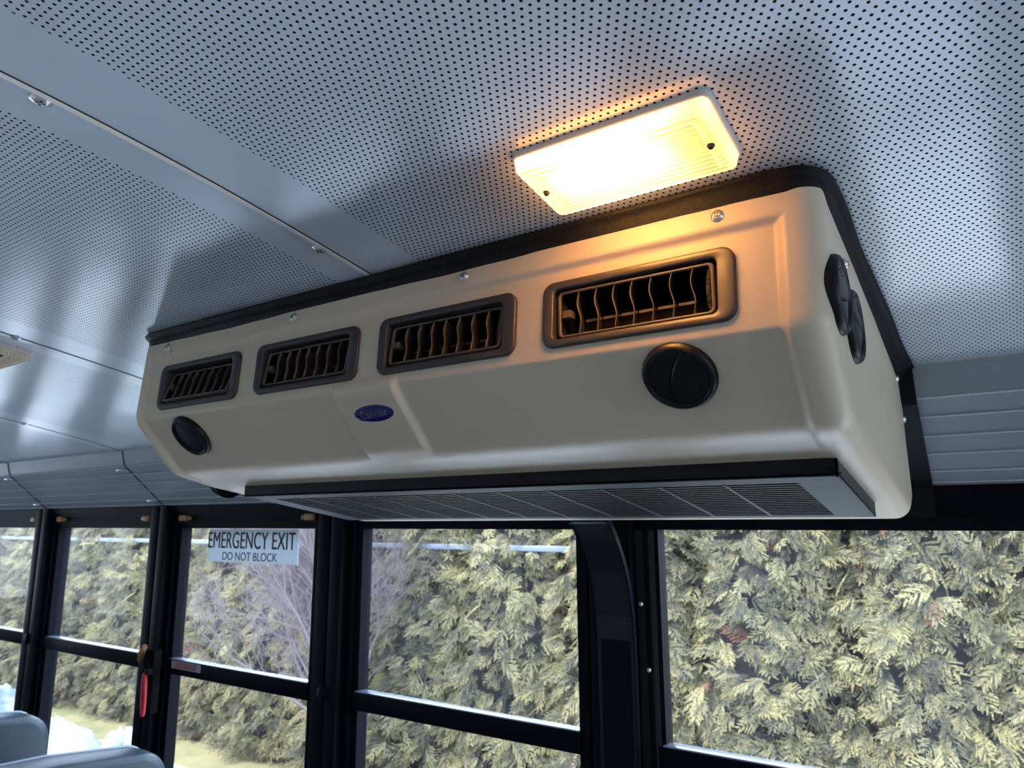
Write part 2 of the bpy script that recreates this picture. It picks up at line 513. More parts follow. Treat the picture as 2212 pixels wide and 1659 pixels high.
# cornice: short upright lip, sloping ribbed board
CORN = [(1.046, .196), (1.050, .176), (1.0555, .1575), (1.0575, .154), (1.0825, .1322), (1.1087, .1094), (1.1342, .0873), (1.1599, .0651), (1.1766, .0506), (1.182, .046)]
def cornice(side):
    o_list = []
    q = MB()
    pr = list(CORN)
    # fine raised ribs run along the board
    pts = []
    for (a, b) in zip(CORN[3:-1], CORN[4:]):
        a = Vector(a); b = Vector(b)
        pts += [a]
    prof = [Vector(p) for p in CORN[:3]] + pts + [Vector(CORN[-1])]
    back = [Vector((1.25, .046)), Vector((1.25, .24)), Vector((1.046, .24))]
    poly = [(p.x, p.y + ZC) for p in prof + back]
    if side < 0:
        poly = [(2 * YM - y, z) for y, z in poly]
    q.extrude_x(poly, X0, X1, True, False)
    o = q.build('trim_1' if side > 0 else 'trim_2', MT['cornice'])
    tag(o, kind='structure')
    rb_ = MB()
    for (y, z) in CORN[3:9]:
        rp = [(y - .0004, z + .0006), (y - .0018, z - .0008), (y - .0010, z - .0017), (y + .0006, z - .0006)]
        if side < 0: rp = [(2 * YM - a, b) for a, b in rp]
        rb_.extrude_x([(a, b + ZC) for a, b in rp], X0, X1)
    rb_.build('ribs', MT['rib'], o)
    for px in PILL:
        if not (X0 < px < X1): continue
        g = MB()
        yy = [(p[0] - 0.0012, p[1] + ZC - 0.0012) for p in CORN]
        pr2 = yy + [(y + .004, z + .004) for y, z in yy[::-1]]
        if side < 0: pr2 = [(2 * YM - y, z) for y, z in pr2]
        g.extrude_x(pr2, px - 0.0015, px + 0.0015)
        g.build('panel_gap', MT['gap'], o)
        if side > 0:
            h = MB()                                  # clips at top and bottom of the joint
            for (yy0, zz0, dx) in ((1.070, .146, -0.03), (1.168, .063, -0.03)):
                h.box((px + dx - .030, yy0 - .006, zz0 + ZC - .004), (px + dx + .022, yy0 + .006, zz0 + ZC + .003), 0.001)
            h.build('joint_clip', MT['frame_edge'], o)
    return o
trim1 = cornice(1)
trim2 = cornice(-1)

def side_wall(side):
    """lower panel and header of a side wall; windows and pillars are their own objects"""
    def Y(y): return y if side > 0 else 2 * YM - y
    q = MB()
    q.box((X0, Y(1.175), 0), (X1, Y(1.25), ZC - .79))
    q.build('wall_left' if side > 0 else 'wall_right', MT['lowwall'])['kind'] = 'structure'
    h = MB()                       # black header band over the panes, stepped
    h.box((X0, Y(1.186), ZC + .018), (X1, Y(1.25), ZC + .047))
    h.box((X0, Y(1.180), ZC + .030), (X1, Y(1.186), ZC + .044))
    h.box((X0, Y(1.194), ZC - .017), (X1, Y(1.25), ZC + .018))
    h.box((X0, Y(1.188), ZC - .004), (X1, Y(1.194), ZC + .003))
    o = h.build('trim_3' if side > 0 else 'trim_4', MT['frame']); o['kind'] = 'structure'
side_wall(1); side_wall(-1)

# pillars
for side in (1, -1):
    def Y(y): return y if side > 0 else 2 * YM - y
    for px in PILL:
        q = MB()
        q.box((px - .040, Y(1.168), ZC - .83), (px - .0035, Y(1.25), ZC + .046), 0.0008)
        q.box((px + .0035, Y(1.168), ZC - .83), (px + .040, Y(1.25), ZC + .046), 0.0008)
        q.box((px - .0035, Y(1.178), ZC - .83), (px + .0035, Y(1.25), ZC + .046))
        o = q.build('pillar', MT['frame']); o['kind'] = 'structure'
        if side > 0 and -2.9 < px < -1.0:
            k = MB()
            F = frame_on((px - .002, 1.168, ZC - .375), (0, -1, 0), (1, 0, 0))
            k.lathe([(.017, 0), (.016, .004), (.006, .006), (.0001, .0065)], F, 20)
            k.build('latch_cover', MT['frame'], o)

# windows
def window(n, side, xa, xb, detail=True):
    """split-sash window between two pillars: xa, xb are the pane edges"""
    def Y(y): return y if side > 0 else 2 * YM - y
    w = empty('window_%d' % n, ((xa + xb) / 2, Y(1.21), ZC - .38), kind='structure')
    f = MB()
    for x_in, x_out in ((xa, xa - .0425), (xb, xb + .0425)):
        f.box((x_in, Y(1.192), ZC - .81), (x_out, Y(1.222), ZC - .005))
        # inboard guide channel lips
        m = (x_in + x_out) / 2
        f.box((m - .004, Y(1.184), ZC - .81), (m + .004, Y(1.192), ZC - .005))
    f.box((xa, Y(1.192), ZC - .81), (xb, Y(1.222), ZC - .775))
    f.build('window_frame', MT['frame'], w)
    r = MB()
    r.box((xa - .012, Y(1.186), ZC - .4035), (xb + .004, Y(1.207), ZC - .3665), 0.0015)
    ra = r.build('sash_rail', MT['frame'], w)
    l = MB()
    l.box((xa - .004, Y(1.186), ZC - .3668), (xb + .002, Y(1.209), ZC - .3640), 0.0008)
    l.build('rail_sky_glint_ledge', MT['frame_edge'], w)
    for nm, za, zb, yy in (('upper_pane', -.365, -.010, 1.210), ('lower_pane', -.780, -.395, 1.217)):
        g = MB(); g.box((xa - .005, Y(yy), ZC + za), (xb + .005, Y(yy + .003), ZC + zb))
        g.build(nm, MT['glass'], w)
    if detail:
        for lx, sgn in ((xa + .012, 1), (xb - .012, -1)):
            k = MB()
            k.box((lx - .017, Y(1.180), ZC + .003), (lx + .017, Y(1.194), ZC + .019), 0.002)
            k.box((lx + sgn * .017, Y(1.184), ZC + .005), (lx + sgn * .032, Y(1.194), ZC + .016), 0.002)
            k.build('sash_latch', MT['bronze'], w)
    return w
n = 0
for k in range(len(PILL) - 1):
    a, b = PILL[k] + .0825, PILL[k + 1] - .079
    if b < X0 or a > X1: continue
    n += 1
    window(n, 1, a, b, detail=(-4 < a < -1.5))
for k in range(len(PILL) - 1):
    a, b = PILL[k] + .0825, PILL[k + 1] - .079
    if b < X0 or a > X1: continue
    n += 1
    window(n, -1, a, b, detail=False)

q = MB(); q.box((X0, 2 * YM - 1.25, -.03), (X1, 1.25, 0)); q.build('floor', MT['floor'])['kind'] = 'structure'
for nm, x, zt in (('wall_front', X0, 1.75), ('wall_rear', X1, 1.72)):
    q = MB(); t = 0.05 if nm == 'wall_front' else -0.05
    for a, b in (((-1.13, 0), (1.25, .95)), ((-1.13, .95), (-.98, 2.0)), ((1.10, .95), (1.25, 2.0)), ((-.98, zt), (1.10, 2.0)), ((0.03, .95), (.09, zt))):
        q.box((x, a[0], a[1]), (x - t, b[0], b[1]))
    q.build(nm, MT['lowwall'])['kind'] = 'structure'

# ------------------------------------------------------------------ roof bow post under the unit
bow = empty('curved_post', (-.563, 1.16, ZC - .4), 'glossy black curved post bending out of the window wall under the air conditioner', 'post')
bp_pts = [(1.069, -.0035), (1.077, -.006), (1.086, -.016), (1.100, -.032), (1.119, -.059), (1.136, -.090), (1.148, -.125), (1.155, -.162), (1.158, -.21), (1.158, -.80)]
def band(name, x0, x1, off, thick, m, parent):
    q = MB()
    a = []; b = []
    for i, (y, z) in enumerate(bp_pts):
        p0 = Vector(bp_pts[max(i - 1, 0)]); p1 = Vector(bp_pts[min(i + 1, len(bp_pts) - 1)])
        d = (p1 - p0).normalized(); nn = Vector((d.y, -d.x))       # towards the cabin
        if nn.x > 0: nn = -nn
        a.append((y + nn.x * off, z + nn.y * off + ZC)); b.append((y + nn.x * (off - thick), z + nn.y * (off - thick) + ZC))
    q.extrude_x(a + b[::-1], x0, x1, True, False)
    return q.build(name, m, parent)
band('face_plate', -.597, -.530, 0.0, .003, MT['bow'], bow)
band('flange', -.600, -.5975, .0015, .014, MT['frame'], bow)
band('flange', -.5295, -.527, .0015, .010, MT['frame'], bow)
pl = MB(); pl.box((-.534, 1.1895, ZC - .80), (-.500, 1.1925, ZC - .018)); pl.build('pillar_plate', MT['pillar_plate'], bow)
tie = MB(); tie.box((-.59, 1.157, ZC - .79), (-.535, 1.17, ZC - .20)); tie.build('mounting_block', MT['frame'], bow)
for zz, xx in ((-.14, -.518), (-.245, -.508)):
    screw('rivet', (xx, 1.168, ZC + zz), (0, -1, 0), bow, r=.003, cross=False)

# ------------------------------------------------------------------ the air conditioner
AX0, AX1 = -1.062, -0.088
ac = empty('air_conditioner', (-.575, .85, ZC), 'large cream ceiling-mounted air conditioner with four black louvres on its front', 'air conditioner')

def fillet(corners, nseg=10):
    out = []
    n = len(corners)
    for i, (y, z, r) in enumerate(corners):
        p = Vector((y, z))
        if r <= 0 or i in (0, n - 1):
            out.append(p); continue
        a = Vector(corners[i - 1][:2]); b = Vector(corners[i + 1][:2])
        u = (a - p).normalized(); w = (b - p).normalized()
        ang = u.angle(w)
        t = min(r / math.tan(ang / 2), (a - p).length * .48, (b - p).length * .48)
        for k in range(nseg + 1):
            s = k / nseg
            out.append((p + u * t) * (1 - s) ** 2 + p * 2 * s * (1 - s) + (p + w * t) * s * s)
    return np.array([tuple(v) for v in out])
def resample(poly, n):
    d = np.r_[0, np.cumsum(np.hypot(*np.diff(poly, axis=0).T))]
    t = np.linspace(0, d[-1], n)
    return np.c_[np.interp(t, d, poly[:, 0]), np.interp(t, d, poly[:, 1])], t, d[-1]
def split_at(poly, idxs):
    pass
# outer rim profile and recessed inner profile, matched segment by segment
OUT = [(.572, .262, 0), (.562, .146, .022), (.630, .0715, .05), (.705, .0530, .05), (1.040, -.001, .03), (1.088, .020, .03), (1.078, .10, 0)]
INN = [(.577, .262, 0), (.5685, .1488, .004), (.635, .0745, .042), (.705, .0532, .05), (1.040, .003, .03), (1.086, .024, .03), (1.076, .10, 0)]
def seg_profile(c):
    """resample piecewise so that both profiles share a parameter: face, underside, belly, back"""
    f = fillet(c)
    # cut at the points nearest the crease, the bend and the front edge of the grille opening
    def near(y, z): return int(np.argmin((f[:, 0] - y) ** 2 + (f[:, 1] - z) ** 2))
    i1 = near(c[1][0], c[1][1]); i2 = near(c[2][0], c[2][1])
    i3 = near(c[4][0] - .01, c[4][1]); 
    segs = [f[:i1 + 1], f[i1:i2 + 1], f[i2:i3 + 1], f[i3:]]
    res = []
    for s_, n_ in zip(segs, (58, 48, 60, 24)):
        r, _, _ = resample(s_, n_)
        res.append(r if not res else r[1:])
    return np.concatenate(res)
PO = seg_profile(OUT); PI = seg_profile(INN)
NS = len(PO)
def sm(e0, e1, x):
    t = np.clip((x - e0) / (e1 - e0), 0, 1); return t * t * (3 - 2 * t)
V_C = [-.2505, -.468, -.6865, -.908]       # louvre centres
VW, VH = .186, .066                        # bezel
VZ = .1925                                 # louvre centre height
HW, HH = .158 / 2 + .003, .050 / 2 + .003  # cut-out half sizes
xs = set(np.round(np.arange(AX0 + .030, AX1 - .030, .006), 5))
for e in (-.121, -1.035, -.629, -.534):
    xs |= set(np.round(np.linspace(e - .011, e + .011, 15), 5))
for c_ in V_C:
    xs |= {round(c_ - HW, 5), round(c_ + HW, 5)}
xs = np.array(sorted(xs))
# rounded ends
RE = .020
th = np.linspace(0, math.pi / 2, 9)
endx = [(AX0 + RE * (1 - math.sin(t)), RE * (1 - math.cos(t))) for t in th[::-1]]     # (x, inset)
cols = [(x, i) for x, i in endx] + [(float(x), 0.0) for x in xs if AX0 + RE + .001 < x < AX1 - RE - .001] + \
       [(AX1 - RE * (1 - math.sin(t)), RE * (1 - math.cos(t))) for t in th]
def profile_normals(P):
    d = np.gradient(P, axis=0); d /= np.linalg.norm(d, axis=1)[:, None] + 1e-12
    nrm = np.c_[-d[:, 1] * -1, d[:, 0] * -1]
    # choose the side pointing out of the cabinet (towards -y / -z)
    cen = np.array([.82, .17])
    s_ = np.sign(((P - cen) * nrm).sum(1)); 
    return nrm * s_[:, None]
NO = profile_normals(PO)
zo = PO[:, 1]; yo = PO[:, 0]
idx = np.arange(NS)
seg1_end = 57
seg2_end = 57 + 47
def weight(x):
    """1 = raised rim level, 0 = recessed"""
    # side rims
    w_r = sm(-.127, -.115, x) if True else 0
    w_l = 1 - sm(-1.041, -1.029, x)
    base = max(float(w_r), float(w_l))
    w = np.full(NS, base)
    # top band
    top = sm(.236, .2435, zo) * (idx <= seg1_end)
    w = np.maximum(w, top)
    # bridge with the badge: flush band between the two lower panels
    br = sm(-.634, -.626, x) * (1 - sm(-.537, -.529, x))
    t = np.clip((idx - seg1_end) / (seg2_end - seg1_end), 0, 1.6)
    br_s = np.where(idx < seg1_end - 6, 0, np.where(idx < seg1_end, (idx - seg1_end + 6) / 6, 1.0)) * (1 - sm(.80, 1.12, t)) * 1.15
    w = np.maximum(w, br * br_s)
    # the belly behind the bend rises to the rim level again
    w = np.maximum(w, sm(1.02 * seg2_end + 26, 1.02 * seg2_end + 40, idx) * 1.0)
    return w
verts = []
for x, ins in cols:
    w = weight(x)[:, None]
    P = PI * (1 - w) + PO * w
    P = P - NO * ins
    P[0, 1] = .262; 
    for y, z in P:
        verts.append((x, y, z + ZC))
faces = []
NC = len(cols)
def in_hole(xa, xb, za, zb):
    for c_ in V_C:
        if xa > c_ - HW - 1e-4 and xb < c_ + HW + 1e-4 and min(za, zb) > VZ - HH - .001 and max(za, zb) < VZ + HH + .001:
            return True
    return False
for i in range(NC - 1):
    for j in range(NS - 1):
        if j < seg1_end - 3 and in_hole(cols[i][0], cols[i + 1][0], PI[j, 1], PI[j + 1, 1]):
            continue
        faces.append((i * NS + j, i * NS + j + 1, (i + 1) * NS + j + 1, (i + 1) * NS + j))
# end panels: inset outer profile closed along ceiling and wall
for e in (0, NC - 1):
    ring = [e * NS + j for j in range(NS)]
    x = cols[e][0]
    base = len(verts)
    extra = [(x, 1.062, .165 + ZC), (x, 1.040, .178 + ZC), (x, .95, .195 + ZC), (x, .86, .213 + ZC), (x, .77, .231 + ZC), (x, .68, .246 + ZC), (x, .62, .255 + ZC)]
    verts += extra
    f = ring + list(range(base, base + len(extra)))
    faces.append(tuple(f) if e else tuple(f[::-1]))
cover = mk('cover', verts, faces, MT['cream'], ac)
cover.data.polygons.foreach_set('use_smooth', [len(p.vertices) == 4 for p in cover.data.polygons])
bm = bmesh.new(); bm.from_mesh(cover.data); bmesh.ops.recalc_face_normals(bm, faces=bm.faces)
bm.to_mesh(cover.data); bm.free()
cov_y = lambda z: float(np.interp(-z, -PI[:seg1_end, 1], PI[:seg1_end, 0]))

# vinyl gasket closing the gap to the ceiling, with a rounded bead
def gasket():
    ax0, ax1, yf, r = AX0 - .004, AX1 + .002, .571, .028
    path = []
    for y in np.linspace(1.042, yf + r, 16): path.append((ax0, y, 0.0))
    for t in np.linspace(0, math.pi / 2, 7)[1:]: path.append((ax0 + r - r * math.cos(t), yf + r - r * math.sin(t), 0))
    for x in np.linspace(ax0 + r, ax1 - r, 70)[1:]: path.append((x, yf, 0))
    for t in np.linspace(0, math.pi / 2, 7)[1:]: path.append((ax1 - r + r * math.sin(t), yf + r - r * math.cos(t), 0))
    for y in np.linspace(yf + r, 1.042, 24)[1:]: path.append((ax1, y, 0))
    n = len(path)
    q = MB(); vs = []; K = 10
    rowpts = []
    for i, (x, y, _) in enumerate(path):
        a = Vector(path[max(i - 1, 0)]); b = Vector(path[min(i + 1, n - 1)])
        d = (b - a).normalized(); o = Vector((-d.y, d.x, 0)) * -1
        c = Vector((-.575, .85, 0))
        if (Vector((x, y, 0)) - c).dot(o) < 0: o = -o
        zt = ceil_z(y) ; zb = zt - (.027 if y < .62 else .027 - .004 * min(1, (y - .62) / .4))
        side_r = x > -.12
        wob = .0016 * math.sin(i * .22) + .0005 * math.sin(i * .9 + 1)
        flare = .0
        if side_r: flare = float(np.interp(y, [.60, .69, .776, .89, 1.03], [-.003, .0, .005, .0085, .015])) + .0015 * math.sin((y - .6) * 30)
        row = []
        for k in range(K + 1):
            t = k / K                             # 0 bottom .. 1 ceiling
            off = -.003 + (0.004 + wob) * math.sin(t * math.pi) + flare * t * t
            if t > .62:                           # bead
                off += .0075 * math.sin((t - .62) / .38 * math.pi)
            elif t > .5:
                off -= .001
            row.append((x + o.x * off, y + o.y * off, zb + (zt - zb) * t))
        rowpts.append(row)
    for row in rowpts: vs += row
    fs = [(i * (K + 1) + k, (i + 1) * (K + 1) + k, (i + 1) * (K + 1) + k + 1, i * (K + 1) + k + 1) for i in range(n - 1) for k in range(K)]
    # inner skirt tucked behind the cover edge
    base = len(vs)
    for i, row in enumerate(rowpts):
        x, y, z = row[0]
        c = Vector((-.575, .85)); d = (c - Vector((x, y))).normalized()
        vs.append((x + d.x * .006, y + d.y * .006, z - .010))
    fs += [(base + i, base + i + 1, (i + 1) * (K + 1), i * (K + 1)) for i in range(n - 1)]
    q.add(vs, fs, True)
    q.build('gasket', MT['gasket'], ac)
    # black backing laid on the cornice and wall behind the unit, showing at its ends
    s_ = MB()
    pr = [(1.044, .196), (1.049, .176), (1.055, .160), (1.061, .149), (1.092, .1235), (1.120, .0995), (1.148, .0765), (1.172, .0565), (1.180, .046), (1.184, .006)]
    poly = [(y - .006, z + ZC - .004) for y, z in pr] + [(y - .0005, z + ZC) for y, z in pr[::-1]]
    s_.extrude_x(poly, AX0 - .018, AX1 + .0175)
    s_.build('wall_backing', MT['gasket'], ac)
gasket()

# louvre vents
face_n = Vector((0, -1, .075)).normalized()   # outward normal of the front face
def rrect(w, h, r, n=6):
    pts = []
    for cx, cy, a0 in ((w / 2 - r, h / 2 - r, 0), (-w / 2 + r, h / 2 - r, 90), (-w / 2 + r, -h / 2 + r, 180), (w / 2 - r, -h / 2 + r, 270)):
        for k in range(n + 1):
            a = math.radians(a0 + 90 * k / n); pts.append((cx + r * math.cos(a), cy + r * math.sin(a)))
    return pts
def ring_loft(q, loops, F, close_first=False, close_last=False, smooth=True):
    n = len(loops[0][0]); base = len(q.v)
    for pts, h in loops:
        for x, y in pts: q.v.append(tuple(F @ Vector((x, y, h))))
    for i in range(len(loops) - 1):
        for k in range(n):
            k2 = (k + 1) % n
            q.f.append((base + i * n + k, base + i * n + k2, base + (i + 1) * n + k2, base + (i + 1) * n + k)); q.sm.append(smooth)
    if close_last:
        q.f.append(tuple(base + (len(loops) - 1) * n + k for k in range(n))); q.sm.append(False)
    if close_first:
        q.f.append(tuple(base + k for k in range(n))); q.sm.append(False)
def louvre(cx, tilt, tab=True, shift=0.0):
    F = frame_on((cx, cov_y(VZ) - .0005, VZ + ZC), face_n, (1, 0, 0))
    q = MB()
    W, H = VW, VH
    iw, ih = .158, .050
    def offp(w, h, r, ox=0, oy=0): return [(x + ox, y + oy) for x, y in rrect(w, h, r)]
    ox = -.002
    ring_loft(q, [(offp(W, H, .012), -.003), (offp(W, H, .012), .0022), (offp(W - .0012, H - .0012, .0115), .0032), (offp(W - .004, H - .004, .011), .0038),
                  (offp(iw + .003, ih + .003, .006, ox), .0034), (offp(iw + .0006, ih + .0006, .005, ox), .0026), (offp(iw, ih, .005, ox), .0010), (offp(iw - .001, ih - .001, .005, ox), -.030)], F)
    bez = q.build('louvre_vent', MT['brown_black'], ac)
    b = MB()      # swivelling drum: rim, back and sides
    dw, dh = iw - .005, ih - .004
    T = F @ Matrix.Translation((ox, 0, -.004)) @ Matrix.Rotation(tilt, 4, 'X')
    ring_loft(b, [(rrect(dw, dh, .005), -.030), (rrect(dw, dh, .005), .001), (rrect(dw - .001, dh - .001, .005), .0025), (rrect(dw - .007, dh - .005, .004), .0025), (rrect(dw - .007, dh - .005, .004), .0)], T)
    b.build('drum_rim', MT['vane'], bez)
    bk = MB(); ring_loft(bk, [(rrect(dw - .0075, dh - .0055, .004), -.001), (rrect(dw - .0075, dh - .0055, .004), -.029)], T, close_last=True)
    bk.build('drum_housing', MT['inside'], bez)
    # wavy vanes
    fr = [.145, .265, .385, .50, .62, .745, .87]
    ih2 = dh - .005
    for f in fr:
        v = MB(); n = 16; m = 4; vs = []
        for i in range(n + 1):
            t = i / n; yy = (t - .5) * ih2
            xw = .0019 * math.sin((t - .08) * 2 * math.pi * 1.15) + .0012 * (t < .15) * (0.15 - t) * 8
            for j in range(m + 1):
                dpt = j / m
                # blade deepens in the middle of the drum
                vs.append((-dw / 2 + f * dw + xw * (1 - dpt * .6) + shift * dpt, yy, .0018 - dpt * .020 - .0012 * math.cos(t * 2 * math.pi) * 0))
        k = m + 1
        fs = [(i * k + j, (i + 1) * k + j, (i + 1) * k + j + 1, i * k + j + 1) for i in range(n) for j in range(m)]
        # thickness
        N0 = len(vs); vs2 = [(x + .0009, y, z) for x, y, z in vs]
        fs2 = [tuple(a + N0 for a in f_) for f_ in fs]
        edge = [(i * k, (i + 1) * k, (i + 1) * k + N0, i * k + N0) for i in range(n)]
        v.add([T @ Vector(p) for p in vs + vs2], fs + fs2 + edge, True)
        v.build('vane', MT['vane'], bez)
    # connecting link bar behind the vanes
    lk = MB()
    for a, c_ in zip(fr[:-1], fr[1:]):
        xa, xb = -dw / 2 + a * dw, -dw / 2 + c_ * dw
        pts = [(xa + .001, -.004, -.012), (xb - .001, -.004, -.012), (xb - .001, -.0065, -.012), (xa + .001, -.0065, -.012)]
        pts2 = [(x, y, z - .002) for x, y, z in pts]
        lk.add([T @ Vector(p) for p in pts + pts2], [(0, 1, 2, 3), (4, 5, 6, 7), (0, 1, 5, 4), (2, 3, 7, 6), (1, 2, 6, 5), (0, 3, 7, 4)])
    lk.build('link_bar', MT['vane'], bez)
    if tab:
        t_ = MB()
        for i in range(5):
            x = -dw / 2 + .0055 + i * .0017
            t_.add([T @ Vector(p) for p in [(x, -.0035, .0026), (x + .0009, -.0035, .0040), (x + .0017, -.0035, .0026), (x, .0035, .0026), (x + .0009, .0035, .0040), (x + .0017, .0035, .0026)]],
                   [(0, 1, 4, 3), (1, 2, 5, 4), (0, 1, 2), (3, 4, 5)])
        p = [(-dw / 2 + .0055, -.0035, .0026), (-dw / 2 + .0145, -.0035, .0026), (-dw / 2 + .0145, .0035, .0026), (-dw / 2 + .0055, .0035, .0026)]
        p2 = [(x, y, -.006) for x, y, z in p]
        t_.add([T @ Vector(a) for a in p + p2], [(0, 1, 2, 3), (0, 1, 5, 4), (1, 2, 6, 5), (2, 3, 7, 6), (3, 0, 4, 7)])
        t_.build('thumb_tab', MT['vane'], bez)
    # toothed thumbwheel at the right end
    g = MB()
    for i in range(22):
        y = -ih2 / 2 + .001 + i * (ih2 - .002) / 22
        bulge = .0035 * math.cos((i / 21 - .5) * math.pi)
        x0 = dw / 2 - .0075 - bulge * .5; x1 = dw / 2 - .0040 - bulge * .3
        p = [(x0, y, -.002), (x1, y, .0012), (x1, y + .0009, .0012), (x0, y + .0009, -.002)]
        p2 = [(a, b_, c_ - .003) for a, b_, c_ in p]
        g.add([T @ Vector(a) for a in p + p2], [(0, 1, 2, 3), (4, 5, 6, 7), (0, 1, 5, 4), (1, 2, 6, 5), (2, 3, 7, 6), (3, 0, 4, 7)])
    g.build('thumbwheel', MT['vane'], bez)
louvre(V_C[0], .06, True, -.006)
louvre(V_C[1], -.10, True, -.006)
louvre(V_C[2], -.12, True, -.005)
louvre(V_C[3], -.30, True, -.006)

# round dampers
def round_vent(p, nrm, xdir, parent=ac, r=.0335, h=.009, rot=0.6):
    F = frame_on(p, nrm, xdir)
    q = MB()
    q.lathe([(r, -.004), (r, h * .15), (r * .985, h * .42), (r * .93, h * .75), (r * .87, h * .86), (r * .84, h * .80), (r * .815, h * .55), (r * .80, h * .55)], F, 48)
    ring = q.build('round_vent', MT['black'], parent)
    for s_ in (0, 1):      # two half flaps split by an off-centre curve
        f = MB(); R0 = r * .795
        pts = []
        n = 26
        # split line x = c + bow; build polygon of each half
        c0 = -.10 * r
        def split(t): return c0 + .16 * r * (t * t - .5)
        top = []
        for k in range(n + 1):
            t = -1 + 2 * k / n
            yy = t * R0 * .985
            top.append((split(t) + (.0003 if s_ else -.0003), yy))
        arc = []
        for k in range(n + 1):
            t = -1 + 2 * k / n
            yy = t * R0 * .985
            xx = math.sqrt(max(R0 * R0 - yy * yy, 0)) * (1 if s_ else -1)
            arc.append((xx, yy))
        vs = []; fs = []
        mm = 8
        for k in range(n + 1):
            for j in range(mm + 1):
                u = j / mm
                x = top[k][0] * (1 - u) + arc[k][0] * u; y = top[k][1]
                d2 = (x * x + y * y) / (R0 * R0)
                z = h * .52 + h * .24 * (1 - d2) + (.0009 if s_ else 0.0)
                vs.append(Matrix.Rotation(rot, 4, 'Z') @ Vector((x, y, z)))
        fs = [(k * (mm + 1) + j, (k + 1) * (mm + 1) + j, (k + 1) * (mm + 1) + j + 1, k * (mm + 1) + j + 1) for k in range(n) for j in range(mm)]
        N0 = len(vs)
        vs += [Matrix.Rotation(rot, 4, 'Z') @ Vector((*(Matrix.Rotation(-rot, 4, 'Z') @ v)[:2], h * .3)) for v in vs]
        fs += [(k * (mm + 1), (k + 1) * (mm + 1), (k + 1) * (mm + 1) + N0, k * (mm + 1) + N0) for k in range(n)]
        f.add([F @ v for v in vs], fs, True)
        fl = f.build('damper_flap', MT['black'], ring)
    g = MB()
    for i in range(3):
        pts = []
        for k in range(7):
            a = math.radians(-24 + 8 * k); rr = r * (.46 + .09 * i)
            v = Matrix.Rotation(rot, 4, 'Z') @ Vector((rr * math.cos(a), rr * math.sin(a), h * .52 + h * .24 * (1 - (rr / (r * .795)) ** 2) + .0011))
            pts.append(F @ v)
        g.tube(pts, .00028, 5)
    g.build('grip_ridges', MT['black'], ring)
    return ring
low_n = Vector((0, -.75, -.66)).normalized()
def low_pt(t): return (.5685 + t * .0635, .1488 - t * .0723)
y, z = low_pt(.345)
round_vent((-.2172, y, z + ZC), low_n, (1, 0, 0), rot=-.35)
y, z = low_pt(.37)
round_vent((-.9455, y, z + ZC), low_n, (1, 0, 0), rot=.4)
round_vent((AX1 - .0005, .607, .178 + ZC), (1, 0, 0), (0, 1, 0), h=.0085, rot=1.9)
round_vent((AX1 - .0005, .671, .166 + ZC), (1, 0, 0), (0, 1, 0), h=.0085, rot=1.1)
round_vent((AX0 + .0005, .735, .072 + ZC), (-1, 0, 0), (0, 1, 0), h=.011)

# badge
y, z = low_pt(.322)
bc = Vector((-.5795, y, z + ZC)) + low_n * .0045
F = frame_on(bc, low_n, (1, 0, 0)) @ Matrix.Rotation(math.radians(2), 4, 'Z')
def ell(a, b, n=48): return [(a * math.cos(2 * math.pi * k / n), b * math.sin(2 * math.pi * k / n)) for k in range(n)]
q = MB(); ring_loft(q, [(ell(.0375, .0175), -.003), (ell(.0365, .0165), .0012), (ell(.0350, .0150), .0018), (ell(.0335, .0138), .0008), (ell(.0325, .0128), -.002)], F)
q.build('badge_surround', MT['cream'], ac)
q = MB(); ring_loft(q, [(ell(.0318, .0124), -.002), (ell(.0318, .0124), .0018), (ell(.0305, .0114), .0030), (ell(.024, .009), .0035), (ell(.012, .0045), .0038)], F, close_last=True)
badge = q.build('badge', MT['badge'], ac)
text_mesh('lettering', 'Carrier', .0150, MT['badge_letter'], badge, F @ Matrix.Translation((0, -.0003, .0036)) @ Matrix.Rotation(math.radians(1.5), 4, 'Z'), .0003, .0001, 0.88, .18, 1.08)

# screws
for x in (-.991, -.712, -.441, -.170):
    screw('cover_screw', (x, .5712, .2535 + ZC), (0, -1, .08), ac, r=.0046)
for p in ((.664, .2215), (1.020, .176), (1.058, .128)):
    screw('cover_screw', (AX1, p[0], p[1] + ZC), (1, 0, 0), ac, r=.0042)

q = MB(); q.tube([(-.9805, .5700, .2515 + ZC), (-.9812, .5705, .243 + ZC), (-.9803, .5755, .236 + ZC), (-.9810, .5760, .2265 + ZC)], .00035, 5)
q.build('hairline_crack', MT['gap'], ac)
